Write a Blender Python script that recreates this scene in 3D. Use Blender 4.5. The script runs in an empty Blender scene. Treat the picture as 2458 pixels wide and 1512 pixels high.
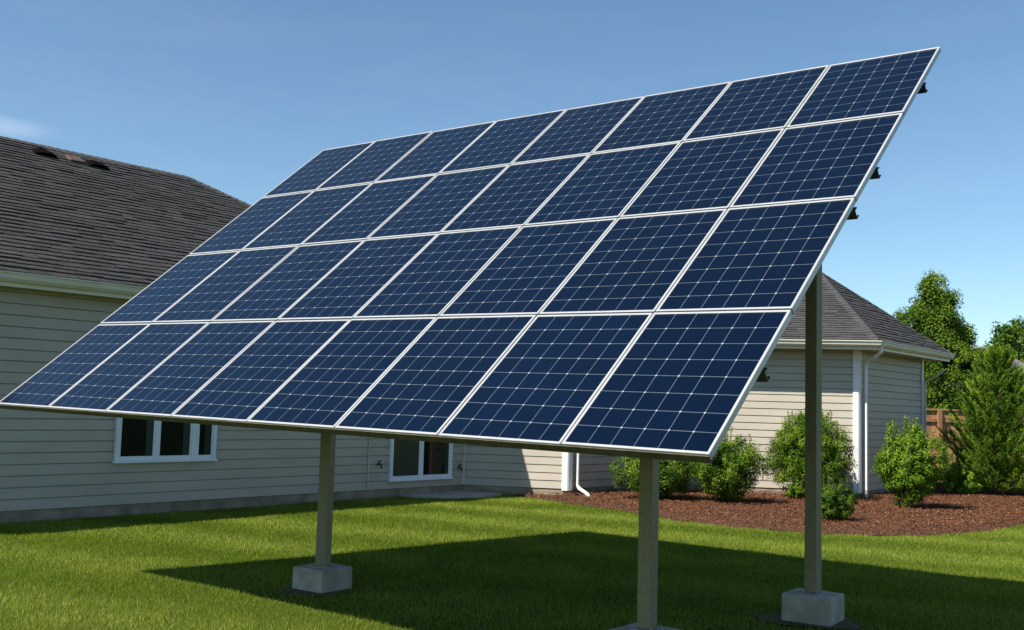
import bpy, math, random
import numpy as np
from mathutils import Vector, Matrix

random.seed(11)
rng = np.random.default_rng(11)
scene = bpy.context.scene
COL = scene.collection
R = math.radians

# ------------------------------------------------------------------ camera
CAM_H = 1.65
PITCH, ROLL = R(5.0), R(1.6)
fw = Vector((0, math.cos(PITCH), math.sin(PITCH)))
u0 = Vector((0, -math.sin(PITCH), math.cos(PITCH)))
r0 = Vector((1, 0, 0))
cr = r0 * math.cos(ROLL) + u0 * math.sin(ROLL)
cu = u0 * math.cos(ROLL) - r0 * math.sin(ROLL)
cam_data = bpy.data.cameras.new('camera')
cam = bpy.data.objects.new('camera', cam_data)
COL.objects.link(cam)
m = Matrix.Identity(4)
for i in range(3):
    m[i][0], m[i][1], m[i][2] = cr[i], cu[i], -fw[i]
m[2][3] = CAM_H
cam.matrix_world = m
cam_data.sensor_width = 36
cam_data.lens = 37.13
cam_data.clip_end = 3000
scene.camera = cam

# ------------------------------------------------------------------ light and sky
SUN_AZ, SUN_EL = R(33), R(49.5)          # sun stands to the left, a little behind the camera
sun_dir = Vector((-math.cos(SUN_AZ) * math.cos(SUN_EL), -math.sin(SUN_AZ) * math.cos(SUN_EL), math.sin(SUN_EL)))
sl = bpy.data.lights.new('sun', 'SUN')
sl.energy = 5.0
sl.angle = R(0.5)
sl.color = (1.0, 0.93, 0.82)
so = bpy.data.objects.new('sun', sl)
so.rotation_euler = sun_dir.to_track_quat('Z', 'Y').to_euler()
so.location = (-20, -10, 30)
COL.objects.link(so)

world = bpy.data.worlds.new('World')
scene.world = world
world.use_nodes = True
nt = world.node_tree
nt.nodes.clear()
wo = nt.nodes.new('ShaderNodeOutputWorld')
bg = nt.nodes.new('ShaderNodeBackground')
sky = nt.nodes.new('ShaderNodeTexSky')
sky.sky_type = 'NISHITA'
sky.sun_disc = False
sky.sun_elevation = SUN_EL
sky.sun_rotation = math.atan2(sun_dir.x, sun_dir.y)
sky.air_density = 0.9
sky.dust_density = 0.3
sky.ozone_density = 2.0
bg.inputs['Strength'].default_value = 0.075
# thin high cloud wisps: one low at the left, faint veils elsewhere
tc = nt.nodes.new('ShaderNodeTexCoord')
mp = nt.nodes.new('ShaderNodeMapping')
mp.inputs['Scale'].default_value = (3.0, 3.0, 16.0)
ns = nt.nodes.new('ShaderNodeTexNoise')
ns.inputs['Scale'].default_value = 1.6
ns.inputs['Detail'].default_value = 6
ns.inputs['Roughness'].default_value = 0.6
ns.inputs['Distortion'].default_value = 0.6
rp = nt.nodes.new('ShaderNodeMapRange')
rp.inputs['From Min'].default_value = 0.45
rp.inputs['From Max'].default_value = 0.8
rp.inputs['To Min'].default_value = 0.0
rp.inputs['To Max'].default_value = 0.03
nt.links.new(tc.outputs['Generated'], mp.inputs['Vector'])
nt.links.new(mp.outputs['Vector'], ns.inputs['Vector'])
nt.links.new(ns.outputs['Fac'], rp.inputs['Value'])
cd = (cr * ((-10 - 1229) / 2535) - cu * ((303 - 756) / 2535) + fw).normalized()
sub = nt.nodes.new('ShaderNodeVectorMath'); sub.operation = 'SUBTRACT'
sub.inputs[1].default_value = cd
nt.links.new(tc.outputs['Generated'], sub.inputs[0])
mul = nt.nodes.new('ShaderNodeVectorMath'); mul.operation = 'MULTIPLY'
mul.inputs[1].default_value = (16.0, 16.0, 75.0)
nt.links.new(sub.outputs[0], mul.inputs[0])
ln = nt.nodes.new('ShaderNodeVectorMath'); ln.operation = 'LENGTH'
nt.links.new(mul.outputs[0], ln.inputs[0])
bl = nt.nodes.new('ShaderNodeMapRange')
bl.interpolation_type = 'SMOOTHERSTEP'
bl.inputs['From Min'].default_value = 1.0
bl.inputs['From Max'].default_value = 0.0
bl.inputs['To Min'].default_value = 0.0
bl.inputs['To Max'].default_value = 0.38
nt.links.new(ln.outputs['Value'], bl.inputs['Value'])
nm = nt.nodes.new('ShaderNodeMath'); nm.operation = 'MULTIPLY'
nt.links.new(bl.outputs[0], nm.inputs[0])
nt.links.new(ns.outputs['Fac'], nm.inputs[1])
ad = nt.nodes.new('ShaderNodeMath'); ad.operation = 'ADD'; ad.use_clamp = True
nt.links.new(nm.outputs[0], ad.inputs[0])
nt.links.new(rp.outputs[0], ad.inputs[1])
mx = nt.nodes.new('ShaderNodeMixRGB')
mx.inputs['Color2'].default_value = (7.6, 8.3, 9.2, 1)
nt.links.new(ad.outputs[0], mx.inputs['Fac'])
tint = nt.nodes.new('ShaderNodeMixRGB'); tint.blend_type = 'MULTIPLY'
tint.inputs['Fac'].default_value = 1
tint.inputs['Color2'].default_value = (0.88, 1.02, 1.02, 1)      # clear dry air: a little less red
nt.links.new(sky.outputs['Color'], tint.inputs['Color1'])
nt.links.new(tint.outputs['Color'], mx.inputs['Color1'])
nt.links.new(mx.outputs['Color'], bg.inputs['Color'])
nt.links.new(bg.outputs['Background'], wo.inputs['Surface'])

scene.view_settings.view_transform = 'Standard'
scene.view_settings.look = 'None'
scene.view_settings.gamma = 1
scene.view_settings.exposure = 0.95

# ------------------------------------------------------------------ materials
def new_mat(name):
    mt = bpy.data.materials.new(name)
    mt.use_nodes = True
    n = mt.node_tree
    return mt, n, n.nodes['Principled BSDF']

def noisy(name, c1, c2, scale=8, rough=0.6, metal=0.0, bump=0.0, bscale=None, detail=6, stretch=None, spec=None, lo=0.35, hi=0.65, attr=None):
    """two-tone noise colour with optional fine bump, optional per-face tint attribute"""
    mt, n, p = new_mat(name)
    t = n.nodes.new('ShaderNodeTexCoord')
    src = t.outputs['Object']
    if stretch:
        mpn = n.nodes.new('ShaderNodeMapping')
        mpn.inputs['Scale'].default_value = stretch
        n.links.new(src, mpn.inputs['Vector'])
        src = mpn.outputs['Vector']
    nz = n.nodes.new('ShaderNodeTexNoise')
    nz.inputs['Scale'].default_value = scale
    nz.inputs['Detail'].default_value = detail
    n.links.new(src, nz.inputs['Vector'])
    rm = n.nodes.new('ShaderNodeValToRGB')
    rm.color_ramp.elements[0].position = lo
    rm.color_ramp.elements[1].position = hi
    rm.color_ramp.elements[0].color = (*c1, 1)
    rm.color_ramp.elements[1].color = (*c2, 1)
    n.links.new(nz.outputs['Fac'], rm.inputs['Fac'])
    out = rm.outputs['Color']
    if attr:
        at = n.nodes.new('ShaderNodeAttribute')
        at.attribute_name = attr
        mm = n.nodes.new('ShaderNodeMixRGB')
        mm.blend_type = 'MULTIPLY'
        mm.inputs['Fac'].default_value = 1
        n.links.new(out, mm.inputs['Color1'])
        n.links.new(at.outputs['Color'], mm.inputs['Color2'])
        out = mm.outputs['Color']
    n.links.new(out, p.inputs['Base Color'])
    p.inputs['Roughness'].default_value = rough
    p.inputs['Metallic'].default_value = metal
    if spec is not None:
        p.inputs['Specular IOR Level'].default_value = spec
    if bump:
        nb = n.nodes.new('ShaderNodeTexNoise')
        nb.inputs['Scale'].default_value = bscale or scale * 6
        nb.inputs['Detail'].default_value = 5
        n.links.new(t.outputs['Object'], nb.inputs['Vector'])
        b = n.nodes.new('ShaderNodeBump')
        b.inputs['Strength'].default_value = bump
        b.inputs['Distance'].default_value = 0.02
        n.links.new(nb.outputs['Fac'], b.inputs['Height'])
        n.links.new(b.outputs['Normal'], p.inputs['Normal'])
    return mt

def leafy(name, trans=0.28, rough=0.65, spec=0.10, tint=(1.0, 1.15, 0.45)):
    """foliage: colour from the attribute 'col', part of the light passes through"""
    mt, n, p = new_mat(name)
    at = n.nodes.new('ShaderNodeAttribute')
    at.attribute_name = 'col'
    n.links.new(at.outputs['Color'], p.inputs['Base Color'])
    p.inputs['Roughness'].default_value = rough
    p.inputs['Specular IOR Level'].default_value = spec
    tr = n.nodes.new('ShaderNodeBsdfTranslucent')
    mm = n.nodes.new('ShaderNodeMixRGB'); mm.blend_type = 'MULTIPLY'; mm.inputs['Fac'].default_value = 1
    mm.inputs['Color2'].default_value = (*tint, 1)
    n.links.new(at.outputs['Color'], mm.inputs['Color1'])
    n.links.new(mm.outputs['Color'], tr.inputs['Color'])
    ms = n.nodes.new('ShaderNodeMixShader')
    ms.inputs['Fac'].default_value = trans
    n.links.new(p.outputs['BSDF'], ms.inputs[1])
    n.links.new(tr.outputs['BSDF'], ms.inputs[2])
    n.links.new(ms.outputs['Shader'], n.nodes['Material Output'].inputs['Surface'])
    return mt

M = {}
M['siding'] = noisy('vinyl_siding', (0.390, 0.354, 0.298), (0.430, 0.391, 0.330), 1.2, 0.5, bump=0.05, bscale=90, stretch=(1, 1, 3), spec=0.35)
M['concrete_wall'] = noisy('foundation_concrete', (0.17, 0.14, 0.10), (0.31, 0.26, 0.20), 3.5, 0.9, bump=0.35, bscale=40)
M['concrete'] = noisy('footing_concrete', (0.27, 0.25, 0.20), (0.40, 0.372, 0.305), 7, 0.88, bump=0.5, bscale=70, detail=9)
M['slab'] = noisy('slab_concrete', (0.30, 0.28, 0.24), (0.42, 0.39, 0.34), 3, 0.9, bump=0.25, bscale=60)
M['trim'] = noisy('white_trim', (0.68, 0.68, 0.68), (0.76, 0.76, 0.75), 3, 0.45)
M['vinyl'] = noisy('window_vinyl', (0.66, 0.70, 0.76), (0.74, 0.77, 0.82), 3, 0.4)
M['gutter'] = noisy('gutter_enamel', (0.58, 0.56, 0.47), (0.66, 0.64, 0.55), 2, 0.38)
M['soffit'] = noisy('soffit_vinyl', (0.52, 0.49, 0.40), (0.58, 0.55, 0.46), 2, 0.6)
M['shingle'] = noisy('asphalt_shingle', (0.026, 0.0258, 0.0268), (0.054, 0.0535, 0.0555), 38, 0.92, bump=0.6, bscale=120, attr='col', spec=0.2)
M['cap'] = noisy('shingle_cap', (0.042, 0.0415, 0.043), (0.080, 0.079, 0.082), 30, 0.92, bump=0.5, bscale=120, spec=0.2)
M['vent_dark'] = noisy('vent_metal', (0.004, 0.004, 0.004), (0.008, 0.007, 0.007), 12, 0.95, spec=0.0)
M['vent_brown'] = noisy('vent_rust', (0.06, 0.036, 0.028), (0.085, 0.052, 0.04), 12, 0.7)
M['frame'] = noisy('anodised_frame', (0.36, 0.37, 0.38), (0.41, 0.42, 0.43), 5, 0.38, metal=0.25)
M['rail'] = noisy('dark_rail', (0.030, 0.036, 0.034), (0.055, 0.06, 0.056), 9, 0.5, metal=0.3)
M['post'] = noisy('galvanised_post', (0.178, 0.152, 0.082), (0.258, 0.222, 0.124), 130, 0.6, metal=0.15, bump=0.25, bscale=260, lo=0.4, hi=0.6)
M['edge_shade'] = noisy('shaded_edge', (0.050, 0.045, 0.022), (0.080, 0.072, 0.036), 20, 0.6)  # dark olive of the frames' lower side in shade
M['plate'] = noisy('base_plate_steel', (0.20, 0.21, 0.20), (0.30, 0.31, 0.30), 40, 0.55, metal=0.3)
M['hardware'] = noisy('dark_hardware', (0.012, 0.012, 0.012), (0.03, 0.03, 0.03), 20, 0.5)
M['fence'] = noisy('cedar_board', (0.285, 0.150, 0.066), (0.385, 0.215, 0.10), 6, 0.75, stretch=(4, 4, 0.35), bump=0.2, bscale=40, attr='col')
M['bark'] = noisy('bark', (0.07, 0.05, 0.035), (0.14, 0.105, 0.075), 14, 0.9, bump=0.7, bscale=30, stretch=(1, 1, 0.3))
M['dirt'] = noisy('bare_soil', (0.045, 0.026, 0.014), (0.11, 0.066, 0.038), 22, 0.95, bump=0.8, bscale=60)
M['interior'] = noisy('dark_room', (0.010, 0.013, 0.011), (0.018, 0.02, 0.016), 1.5, 0.9)
M['blind'] = noisy('room_blind', (0.16, 0.14, 0.10), (0.22, 0.19, 0.14), 2, 0.8)
M['curtain'] = noisy('curtain_cloth', (0.10, 0.14, 0.12), (0.14, 0.18, 0.15), 3, 0.9)
M['far_roof'] = noisy('far_shingle', (0.085, 0.082, 0.087), (0.115, 0.112, 0.117), 14, 0.9)
M['far_wall'] = noisy('far_siding', (0.36, 0.34, 0.30), (0.42, 0.40, 0.36), 3, 0.7)
M['leaf'] = leafy('leaf')
M['needle'] = leafy('needle', 0.2, 0.6, 0.2)
M['blade'] = leafy('grass_blade', 0.4, 0.6, 0.12, (1.0, 1.1, 0.4))
M['chip'] = noisy('bark_chip', (0.75, 0.75, 0.75), (1.1, 1.1, 1.1), 30, 0.95, attr='col', spec=0.1)

# ground: soil-green lawn base and mulch base
def lawn_mat():
    mt, n, p = new_mat('lawn_base')
    t = n.nodes.new('ShaderNodeTexCoord')
    a = n.nodes.new('ShaderNodeTexNoise'); a.inputs['Scale'].default_value = 0.5; a.inputs['Detail'].default_value = 4
    b = n.nodes.new('ShaderNodeTexNoise'); b.inputs['Scale'].default_value = 60; b.inputs['Detail'].default_value = 4
    n.links.new(t.outputs['Object'], a.inputs['Vector']); n.links.new(t.outputs['Object'], b.inputs['Vector'])
    m1 = n.nodes.new('ShaderNodeMixRGB'); m1.inputs['Color1'].default_value = (0.052, 0.078, 0.010, 1); m1.inputs['Color2'].default_value = (0.097, 0.114, 0.019, 1)
    n.links.new(a.outputs['Fac'], m1.inputs['Fac'])
    m2 = n.nodes.new('ShaderNodeMixRGB'); m2.blend_type = 'MULTIPLY'; m2.inputs['Fac'].default_value = 0.7
    n.links.new(m1.outputs['Color'], m2.inputs['Color1']); n.links.new(b.outputs['Fac'], m2.inputs['Color2'])
    n.links.new(m2.outputs['Color'], p.inputs['Base Color'])
    p.inputs['Roughness'].default_value = 0.95
    p.inputs['Specular IOR Level'].default_value = 0.05
    return mt
M['lawn'] = lawn_mat()
M['mulch'] = noisy('mulch_base', (0.035, 0.018, 0.011), (0.12, 0.06, 0.038), 45, 0.95, bump=1.0, bscale=70, spec=0.1)

def cell_mat():
    """silicon cells behind glass: 6 x 8 cells, thin grid lines, diamonds where cell corners meet, faint fingers.
    The face carries UVs counted in cells."""
    mt, n, p = new_mat('solar_cells')
    N, L = n.nodes, n.links
    uv = N.new('ShaderNodeUVMap'); uv.uv_map = 'UVMap'
    sep = N.new('ShaderNodeSeparateXYZ'); L.new(uv.outputs['UV'], sep.inputs[0])
    def mth(op, a, b=None, clamp=False):
        nd = N.new('ShaderNodeMath'); nd.operation = op; nd.use_clamp = clamp
        for i, v in enumerate((a, b)):
            if v is None: continue
            if isinstance(v, (int, float)): nd.inputs[i].default_value = v
            else: L.new(v, nd.inputs[i])
        return nd.outputs[0]
    def dist(s):                     # distance to the nearest whole number, in cells
        return mth('ABSOLUTE', mth('SUBTRACT', s, mth('ROUND', s)))
    du, dv = dist(sep.outputs[0]), dist(sep.outputs[1])
    line = mth('MAXIMUM', mth('LESS_THAN', du, 0.012), mth('LESS_THAN', dv, 0.013))
    dia = mth('LESS_THAN', mth('ADD', du, dv), 0.052)
    # streaky fingers along the slope
    mpn = N.new('ShaderNodeMapping'); mpn.inputs['Scale'].default_value = (26, 0.7, 1)
    L.new(uv.outputs['UV'], mpn.inputs['Vector'])
    oi = N.new('ShaderNodeObjectInfo')
    av = N.new('ShaderNodeVectorMath'); av.operation = 'ADD'
    L.new(mpn.outputs['Vector'], av.inputs[0])
    cmb = N.new('ShaderNodeCombineXYZ'); L.new(mth('MULTIPLY', oi.outputs['Random'], 50.0), cmb.inputs[2])
    L.new(cmb.outputs[0], av.inputs[1])
    nz = N.new('ShaderNodeTexNoise'); nz.inputs['Scale'].default_value = 1.0; nz.inputs['Detail'].default_value = 3
    L.new(av.outputs[0], nz.inputs['Vector'])
    # per-cell tone
    fl = N.new('ShaderNodeVectorMath'); fl.operation = 'FLOOR'; L.new(uv.outputs['UV'], fl.inputs[0])
    a2 = N.new('ShaderNodeVectorMath'); a2.operation = 'ADD'; L.new(fl.outputs[0], a2.inputs[0]); L.new(cmb.outputs[0], a2.inputs[1])
    wn = N.new('ShaderNodeTexWhiteNoise'); L.new(a2.outputs[0], wn.inputs['Vector'])
    tone = mth('ADD', mth('ADD', mth('MULTIPLY', nz.outputs['Fac'], 0.75), mth('MULTIPLY', wn.outputs['Value'], 0.25)), mth('MULTIPLY', oi.outputs['Random'], 0.30))
    c = N.new('ShaderNodeMixRGB'); c.inputs['Color1'].default_value = (0.0003, 0.0022, 0.0095, 1); c.inputs['Color2'].default_value = (0.0009, 0.0052, 0.0180, 1)
    L.new(tone, c.inputs['Fac'])
    c2 = N.new('ShaderNodeMixRGB'); c2.inputs['Color2'].default_value = (0.088, 0.108, 0.128, 1)
    L.new(line, c2.inputs['Fac']); L.new(c.outputs['Color'], c2.inputs['Color1'])
    c3 = N.new('ShaderNodeMixRGB'); c3.inputs['Color2'].default_value = (0.29, 0.32, 0.35, 1)
    L.new(dia, c3.inputs['Fac']); L.new(c2.outputs['Color'], c3.inputs['Color1'])
    L.new(c3.outputs['Color'], p.inputs['Base Color'])
    p.inputs['Roughness'].default_value = 0.10
    p.inputs['IOR'].default_value = 1.36
    return mt
M['cells'] = cell_mat()

def glass_mat():
    mt, n, p = new_mat('window_glass')
    n.nodes.remove(p)
    t = n.nodes.new('ShaderNodeBsdfTransparent'); t.inputs['Color'].default_value = (0.55, 0.60, 0.57, 1)
    g = n.nodes.new('ShaderNodeBsdfGlossy'); g.inputs['Roughness'].default_value = 0.03
    f = n.nodes.new('ShaderNodeFresnel'); f.inputs['IOR'].default_value = 1.2
    s = n.nodes.new('ShaderNodeMixShader')
    n.links.new(f.outputs[0], s.inputs[0]); n.links.new(t.outputs[0], s.inputs[1]); n.links.new(g.outputs[0], s.inputs[2])
    n.links.new(s.outputs[0], n.nodes['Material Output'].inputs['Surface'])
    return mt
M['glass'] = glass_mat()

# ------------------------------------------------------------------ mesh helpers
class MB:
    """collects polygons, then links them as one mesh object"""
    def __init__(s): s.v, s.f, s.c = [], [], []
    def quad(s, *pts, col=None):
        b = len(s.v); s.v += [tuple(p) for p in pts]; s.f.append(tuple(range(b, b + len(pts)))); s.c.append(col)
    def box(s, lo, hi, X=None, col=None):
        """axis box lo..hi in frame X (Matrix)"""
        c = [(x, y, z) for z in (lo[2], hi[2]) for y in (lo[1], hi[1]) for x in (lo[0], hi[0])]
        if X is not None: c = [tuple(X @ Vector(p)) for p in c]
        b = len(s.v); s.v += c
        for q in ((0, 2, 3, 1), (4, 5, 7, 6), (0, 1, 5, 4), (1, 3, 7, 5), (3, 2, 6, 7), (2, 0, 4, 6)):
            s.f.append(tuple(b + i for i in q)); s.c.append(col)
    def tube(s, pts, rad, n=10, cap=True, flat=1.0):
        pts = [Vector(p) for p in pts]
        rad = [rad] * len(pts) if isinstance(rad, (int, float)) else rad
        b = len(s.v); ref = None
        for i, p in enumerate(pts):
            t = (pts[min(i + 1, len(pts) - 1)] - pts[max(i - 1, 0)]).normalized()
            if ref is None: ref = t.cross(Vector((0, 0, 1)) if abs(t.z) < 0.9 else Vector((1, 0, 0))).normalized()
            ref = (ref - t * ref.dot(t)).normalized(); q = t.cross(ref)
            for k in range(n):
                a = 2 * math.pi * (k + 0.5) / n
                s.v.append(tuple(p + (ref * math.cos(a) + q * math.sin(a) * flat) * rad[i]))
        for i in range(len(pts) - 1):
            for k in range(n):
                s.f.append((b + i * n + k, b + i * n + (k + 1) % n, b + (i + 1) * n + (k + 1) % n, b + (i + 1) * n + k)); s.c.append(None)
        if cap:
            s.f.append(tuple(b + k for k in reversed(range(n)))); s.c.append(None)
            s.f.append(tuple(b + (len(pts) - 1) * n + k for k in range(n))); s.c.append(None)
    def sweep(s, prof, pts, dirs):
        """sweep an open/closed profile [(out, up)] along pts; dirs = outward direction at each point"""
        b = len(s.v); k = len(prof)
        for p, d in zip(pts, dirs):
            for (o, h) in prof: s.v.append((p[0] + d[0] * o, p[1] + d[1] * o, p[2] + h))
        for i in range(len(pts) - 1):
            for j in range(k):
                s.f.append((b + i * k + j, b + i * k + (j + 1) % k, b + (i + 1) * k + (j + 1) % k, b + (i + 1) * k + j)); s.c.append(None)
        s.f.append(tuple(b + j for j in range(k))); s.c.append(None)
        s.f.append(tuple(b + (len(pts) - 1) * k + j for j in reversed(range(k)))); s.c.append(None)
    def build(s, name, mat, parent=None, smooth=False, bevel=0, fix=True):
        me = bpy.data.meshes.new(name)
        me.from_pydata(s.v, [], s.f)
        if any(c is not None for c in s.c):
            at = me.color_attributes.new('col', 'FLOAT_COLOR', 'CORNER')
            arr = np.ones((len(me.loops), 4), np.float32)
            k = 0
            for f, c in zip(s.f, s.c):
                if c is not None: arr[k:k + len(f), :3] = c
                k += len(f)
            at.data.foreach_set('color', arr.ravel())
        if fix:
            import bmesh
            bm = bmesh.new(); bm.from_mesh(me); bmesh.ops.recalc_face_normals(bm, faces=bm.faces); bm.to_mesh(me); bm.free()
        if smooth: me.polygons.foreach_set('use_smooth', [True] * len(me.polygons))
        return link(name, me, mat, parent, bevel)

def link(name, me, mat, parent=None, bevel=0):
    o = bpy.data.objects.new(name, me)
    COL.objects.link(o)
    if mat is not None: me.materials.append(mat)
    if parent is not None:
        o.parent = parent
        off = Vector((0, 0, 0)); q = parent
        while q is not None: off += q.location; q = q.parent
        o.location = -off                       # meshes are written in world coordinates
    if bevel:
        b = o.modifiers.new('bevel', 'BEVEL'); b.width = bevel; b.segments = 2; b.limit_method = 'ANGLE'
    return o

def np_mesh(name, verts, faces, cols, mat, parent=None):
    """many small faces at once; verts (n,3), faces (m,k), cols (n,3) per vertex"""
    me = bpy.data.meshes.new(name)
    nf, k = faces.shape
    me.vertices.add(len(verts)); me.vertices.foreach_set('co', verts.astype(np.float32).ravel())
    me.loops.add(nf * k); me.loops.foreach_set('vertex_index', faces.astype(np.int32).ravel())
    me.polygons.add(nf)
    me.polygons.foreach_set('loop_start', (np.arange(nf) * k).astype(np.int32))
    me.polygons.foreach_set('loop_total', np.full(nf, k, np.int32))
    at = me.color_attributes.new('col', 'FLOAT_COLOR', 'POINT')
    c4 = np.ones((len(verts), 4), np.float32); c4[:, :3] = cols
    at.data.foreach_set('color', c4.ravel())
    me.update(calc_edges=True)
    return link(name, me, mat, parent)

def tag(o, label, cat, group=None):
    o['label'] = label; o['category'] = cat
    if group: o['group'] = group
    return o

def thing(name, loc, label, cat, group=None):
    o = bpy.data.objects.new(name, None)
    o.empty_display_size = 0.3
    o.location = loc
    COL.objects.link(o)
    return tag(o, label, cat, group)

def struct(o, kind='structure'):
    o['kind'] = kind
    return o

def V(*a): return Vector(a)

def in_poly(x, y, poly):
    x = np.asarray(x); y = np.asarray(y)
    ins = np.zeros(x.shape, bool)
    j = len(poly) - 1
    for i in range(len(poly)):
        xi, yi = poly[i]; xj, yj = poly[j]
        hit = ((yi > y) != (yj > y)) & (x < (xj - xi) * (y - yi) / (yj - yi + 1e-12) + xi)
        ins ^= hit; j = i
    return ins

def smooth_noise(x, y, seed, cell):
    """value noise 0..1"""
    g = np.random.default_rng(seed).random((64, 64))
    u, v = x / cell, y / cell
    i, j = np.floor(u).astype(int), np.floor(v).astype(int)
    a, b = u - i, v - j
    a = a * a * (3 - 2 * a); b = b * b * (3 - 2 * b)
    G = lambda p, q: g[p % 64, q % 64]
    return (G(i, j) * (1 - a) + G(i + 1, j) * a) * (1 - b) + (G(i, j + 1) * (1 - a) + G(i + 1, j + 1) * a) * b

# ------------------------------------------------------------------ plan of the place
D = V(0.63119, 0.77563, 0)             # direction of the long left wall
NW = V(0.77563, -0.63119, 0)           # its outward normal
S0 = V(-6.40, 13.55, 0)                # a point on that wall
def WL(s, z=0.0, off=0.0): return S0 + D * s + NW * off + V(0, 0, z)
S_L, S_IC = -2.55, 8.79                # left end, inner corner
IC = WL(S_IC)
DF = V(0.97815, -0.20791, 0)           # direction of the fronts facing the lawn (left to right)
NF = V(-0.20791, -0.97815, 0)
O1 = IC + DF * 2.02
WR = V(7.06, 21.45, 0)                 # right front corner of the right hand block
# recessed wall runs along D from O1 until it meets the front line through WR
_t = 0.0
_a, _b = D, -DF
_det = _a.x * (-_b.y) - (-_b.x) * _a.y
_dx, _dy = WR.x - O1.x, WR.y - O1.y
_t = (_dx * (-_b.y) - (-_b.x) * _dy) / _det
RC = O1 + D * _t
WF = WR + D * 3.95                     # far end of the right side wall
EAVE = 3.16
FOUND = 0.16
REVEAL = 0.147

MULCH = [(0.02, 20.22), (0.3, 19.85), (1.0, 18.75), (1.82, 17.72), (2.6, 16.3), (3.26, 15.55), (4.21, 14.98), (5.1, 14.86), (6.07, 15.15), (7.3, 16.0),
         (8.38, 17.2), (9.6, 18.4), (11.5, 20.0), (13.5, 22.5), (13.5, 26.2), (9.9, 26.2), (9.7, 24.9), (WF.x, WF.y), (WR.x, WR.y), (RC.x, RC.y), (O1.x, O1.y)]
HOUSE_POLY = [tuple(WL(S_L)[:2]), (IC.x, IC.y), (O1.x, O1.y), (RC.x, RC.y), (WR.x, WR.y), (WF.x, WF.y), (2, 32), (-12, 22)]
PAD = [(-2.0, 19.15), (-1.7, 18.9), (-1.05, 18.93), (-0.5, 19.3), (-0.1, 19.95), (-0.25, 20.18), (-0.87, 20.33), (-1.2, 19.96)]
POSTS = {'left': (-1.61, 9.50), 'middle': (0.955, 7.18), 'right': (2.49, 8.68)}

# ------------------------------------------------------------------ ground
def grid_ground():
    xs = np.concatenate([[-900, -300, -100, -40], np.linspace(-16, 18, 69), [45, 110, 300, 900]])
    ys = np.concatenate([[-300, -60, -15], np.linspace(-2, 34, 73), [50, 90, 180, 400, 1200]])
    gx, gy = np.meshgrid(xs, ys)
    gz = (smooth_noise(gx + 200, gy + 100, 3, 2.6) - 0.5) * 0.025
    far = (np.abs(gx) > 30) | (gy > 40) | (gy < -10)
    gz[far] = 0
    v = np.stack([gx, gy, gz], -1).reshape(-1, 3)
    nx, ny = len(xs), len(ys)
    idx = np.arange(nx * ny).reshape(ny, nx)
    f = np.stack([idx[:-1, :-1], idx[:-1, 1:], idx[1:, 1:], idx[1:, :-1]], -1).reshape(-1, 4)
    o = np_mesh('ground', v, f, np.ones((len(v), 3)), M['lawn'])
    return struct(o)
grid_ground()

def poly_sheet(name, poly, mat, z, res, amp, seed, edge=0.35, low=0.012):
    """a low mounded sheet over a polygon, dipping at its edge"""
    P = np.array(poly); x0, y0 = P.min(0) - 0.2; x1, y1 = P.max(0) + 0.2
    xs = np.arange(x0, x1, res); ys = np.arange(y0, y1, res)
    gx, gy = np.meshgrid(xs, ys)
    d = np.full(gx.shape, 1e9)
    for i in range(len(P)):
        a, b = P[i], P[(i + 1) % len(P)]
        ab = b - a
        t = np.clip(((gx - a[0]) * ab[0] + (gy - a[1]) * ab[1]) / (ab @ ab), 0, 1)
        d = np.minimum(d, np.hypot(gx - a[0] - t * ab[0], gy - a[1] - t * ab[1]))
    ins = in_poly(gx, gy, poly)
    keep = ins | (d < res * 0.9)
    sd = np.where(ins, d, -d)
    gz = low + (z - low) * np.clip(sd / edge, -0.4, 1) + (smooth_noise(gx + 50, gy + 50, seed, 0.23) - 0.5) * amp + (smooth_noise(gx + 50, gy + 50, seed + 1, 0.09) - 0.5) * amp * 0.7
    idx = np.arange(gx.size).reshape(gx.shape)
    cell = keep[:-1, :-1] & keep[:-1, 1:] & keep[1:, 1:] & keep[1:, :-1]
    f = np.stack([idx[:-1, :-1], idx[:-1, 1:], idx[1:, 1:], idx[1:, :-1]], -1)[cell]
    v = np.stack([gx, gy, gz], -1).reshape(-1, 3)
    used = np.unique(f); remap = -np.ones(len(v), int); remap[used] = np.arange(len(used))
    return np_mesh(name, v[used], remap[f], np.ones((len(used), 3)), mat)

struct(poly_sheet('mulch_bed', MULCH, M['mulch'], 0.07, 0.06, 0.035, 21))

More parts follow.
